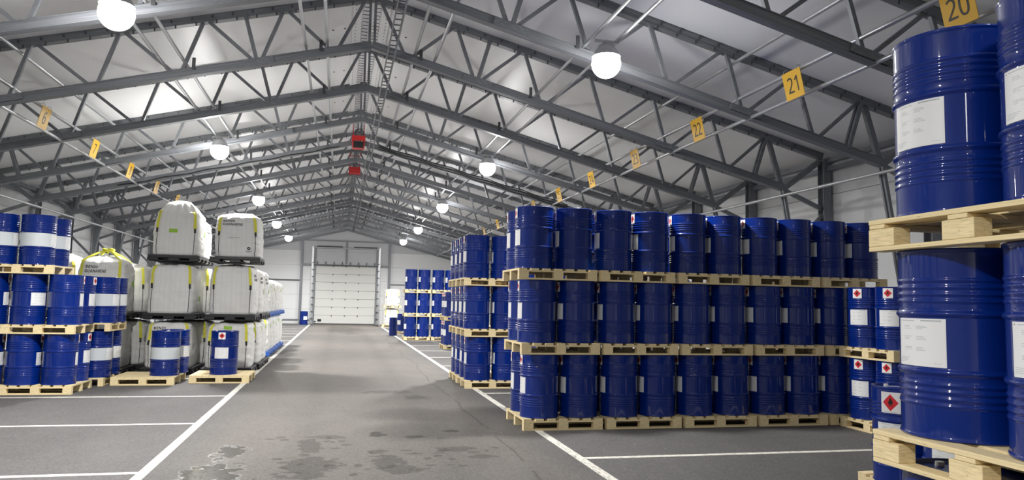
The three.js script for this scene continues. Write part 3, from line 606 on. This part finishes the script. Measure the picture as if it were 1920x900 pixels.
// columns C1, C2, C3 facing the camera, tiers from the floor up
const T1 = BP, T2 = 1.27, T3 = 2.64;
plastic('black', -5.32, 0, 19.1, 'black plastic pallet on the floor under the leftmost bag column with yellow straps');
bag(-5.32, T1, 19.1, { k: 1, H: 1.06, crown: 0.015 }, 'white bulk bag, lower one of the two-high column left of the tall stacks', BG);
plastic('black', -5.32, T2, 19.1, 'black plastic pallet between the two bags of the left two-high column');
const tied = bag(-5.32, T2 + BP, 19.1, { k: 2, H: 1.2, crown: 0.12, name: 1, sideGreen: 0.5 }, 'white bulk bag with lettering, tied yellow straps on top, left two-high column', BG);
for (let i = 0; i < 4; i++) {       // the lifting straps gathered and knotted above the bag
  const sx = i & 1 ? 1 : -1, sz = i & 2 ? 1 : -1, pts = [[sx * 0.42, 1.16, sz * 0.42], [sx * 0.25, 1.3, sz * 0.28], [sx * 0.06, 1.42, sz * 0.05], [-sx * 0.1, 1.47, sz * 0.08], [-sx * 0.06 + 0.05, 1.38, -sz * 0.06]].map((p) => new THREE.Vector3(...p));
  mesh('tied_strap', new THREE.TubeGeometry(new THREE.CatmullRomCurve3(pts), 24, 0.024, 6).scale(1, 1, 1), M.strap, tied);
}
for (let i = 0; i < 2; i++) { plastic('black', -6.5, i * T2, 19.9, `black plastic pallet under the ${i ? 'upper' : 'lower'} bag of the half hidden far left column`); bag(-6.5, i * T2 + BP, 19.9, { k: 3 + i, H: i ? 1.2 : 1.06, crown: i ? 0.18 : 0.015 }, `white bulk bag, ${i ? 'upper' : 'lower'} one of the column half hidden behind the left drums`, BG); }
plastic('black', -3.84, 0, 19.35, 'black plastic pallet on the floor under the middle bag column');
bag(-3.84, T1, 19.35, { k: 5, H: 1.06, crown: 0.015, name: 1, logo: 1 }, 'white bulk bag with lettering and round mark, bottom of the middle column', BG);
plastic('black', -3.86, T2, 19.35, 'black plastic pallet under the middle bag of the three-high middle column');
bag(-3.86, T2 + BP, 19.35, { k: 6, H: 1.16, crown: 0.02, sideGreen: 0.24 }, 'plain white bulk bag without lettering, middle tier of the middle column', BG);
plastic('black', -3.82, T3, 19.35, 'black plastic pallet under the topmost bag of the middle column');
bag(-3.82, T3 + BP, 19.35, { k: 7, H: 1.06, crown: 0.26, green: [0.5, -16], sideGreen: 0.46 }, 'white bulk bag with green label at its centre, top of the middle column', BG);
plastic('black', -2.52, 0, 19.3, 'black plastic pallet on the floor under the right bag column');
bag(-2.52, T1, 19.3, { k: 8, H: 1.06, crown: 0.015, green: [0.86, -12], sideGreen: 0.78 }, 'white bulk bag with green label behind the single drum, bottom of the right column', BG);
plastic('black', -2.5, T2, 19.3, 'black plastic pallet under the middle bag of the right column');
bag(-2.48, T2 + BP, 19.3, { k: 9, H: 1.16, crown: 0.02, sideName: 1 }, 'white bulk bag lettered on its lane side, middle tier of the right column', BG);
plastic('black', -2.45, T3, 19.3, 'black plastic pallet under the topmost bag of the right column');
bag(-2.42, T3 + BP, 19.3, { k: 10, H: 1.0, crown: 0.1, name: 1, logo: 1, small: 1, sideGreen: 0.78 }, 'white bulk bag with lettering and round mark, top of the right column', BG);
bag(-3.86, T3 + BP, 20.6, { k: 11, H: 0.95, crown: 0.12, sideName: 1 }, 'white bulk bag lettered on its side, behind the topmost middle bag', BG);
plastic('black', -3.86, T3, 20.6, 'black plastic pallet behind the topmost middle bag');
for (let i = 0; i < 2; i++) {
  const T = i ? 'upper' : 'lower', y = i * T2;
  plastic('black', -3.68, y, 20.6, `black plastic pallet of the ${T} tier behind the middle bag column`); bag(-3.68, y + BP, 20.62, { k: 12 + i, H: i ? 1.12 : 1.06, crown: 0.015 }, `white bulk bag of the ${T} tier hidden behind the middle bag column`, BG);
  for (let j = 0; j < 2; j++) {
    plastic('black', -2.46, y, 20.55 + 1.22 * j, `black plastic pallet under the ${T} bag, ${ORD[j]} behind the right column`);
    bag(-2.46, y + BP, 20.55 + 1.22 * j, { k: 14 + 2 * i + j, H: i ? 1.12 : 1.06, crown: 0.015, sideName: i, sideGreen: i ? 0.45 : 0.78 }, `white bulk bag by the lane, ${ORD[j]} behind the right column, ${T} tier`, BG);
  }
  for (let j = 0; j < 5; j++) {
    plastic('blue', -2.62, i * 1.22, 24.9 + 1.24 * j, `blue plastic pallet under the ${T} tier of wrapped bags, ${ORD[j]} from front along the lane`);
    bag(-2.62, i * 1.22 + BP, 24.9 + 1.24 * j, { k: 18 + ((j + i * 2) % 4), H: i ? 0.98 : 1.04, crown: i ? 0.1 : 0.02, sideGreen: (j + i) % 2 ? 0.78 : 0.7 }, `white wrapped bag on blue pallet, ${T} tier, ${ORD[j]} from front along the lane`, 'white bags on blue pallets');
  }
}
plastic('black', -5.1, 0, 20.4, 'black plastic pallet on the floor behind the left two-high column'); plastic('black', -5.1, T2, 20.4, 'black plastic pallet of the upper tier behind the left two-high column');
bag(-5.1, BP, 20.4, { k: 14, H: 1.06, crown: 0.015 }, 'white bulk bag of the lower tier behind the left two-high column', BG);
bag(-5.1, T2 + BP, 20.4, { k: 15, H: 1.12, crown: 0.05 }, 'white bulk bag of the upper tier behind the left two-high column', BG);
// two bags by the right of the door
pallet(1.2, 1.15, 3.5, 0, 51.2, 0, 'distant pine pallet under the white bag right of the door', 'far pallets');
bag(3.5, PH, 51.2, { k: 1, H: 1.06, crown: 0.015 }, 'distant white bag standing on a pallet right of the door, lower one', BG);
pallet(1.2, 1.15, 3.55, 1.3, 51.2, 0, 'distant pine pallet between the two white bags right of the door', 'far pallets');
bag(3.55, 1.3 + PH, 51.2, { k: 3, H: 1.06, crown: 0.015 }, 'distant white bag stacked on another right of the door, upper one', BG);

renderer.render(scene, camera);
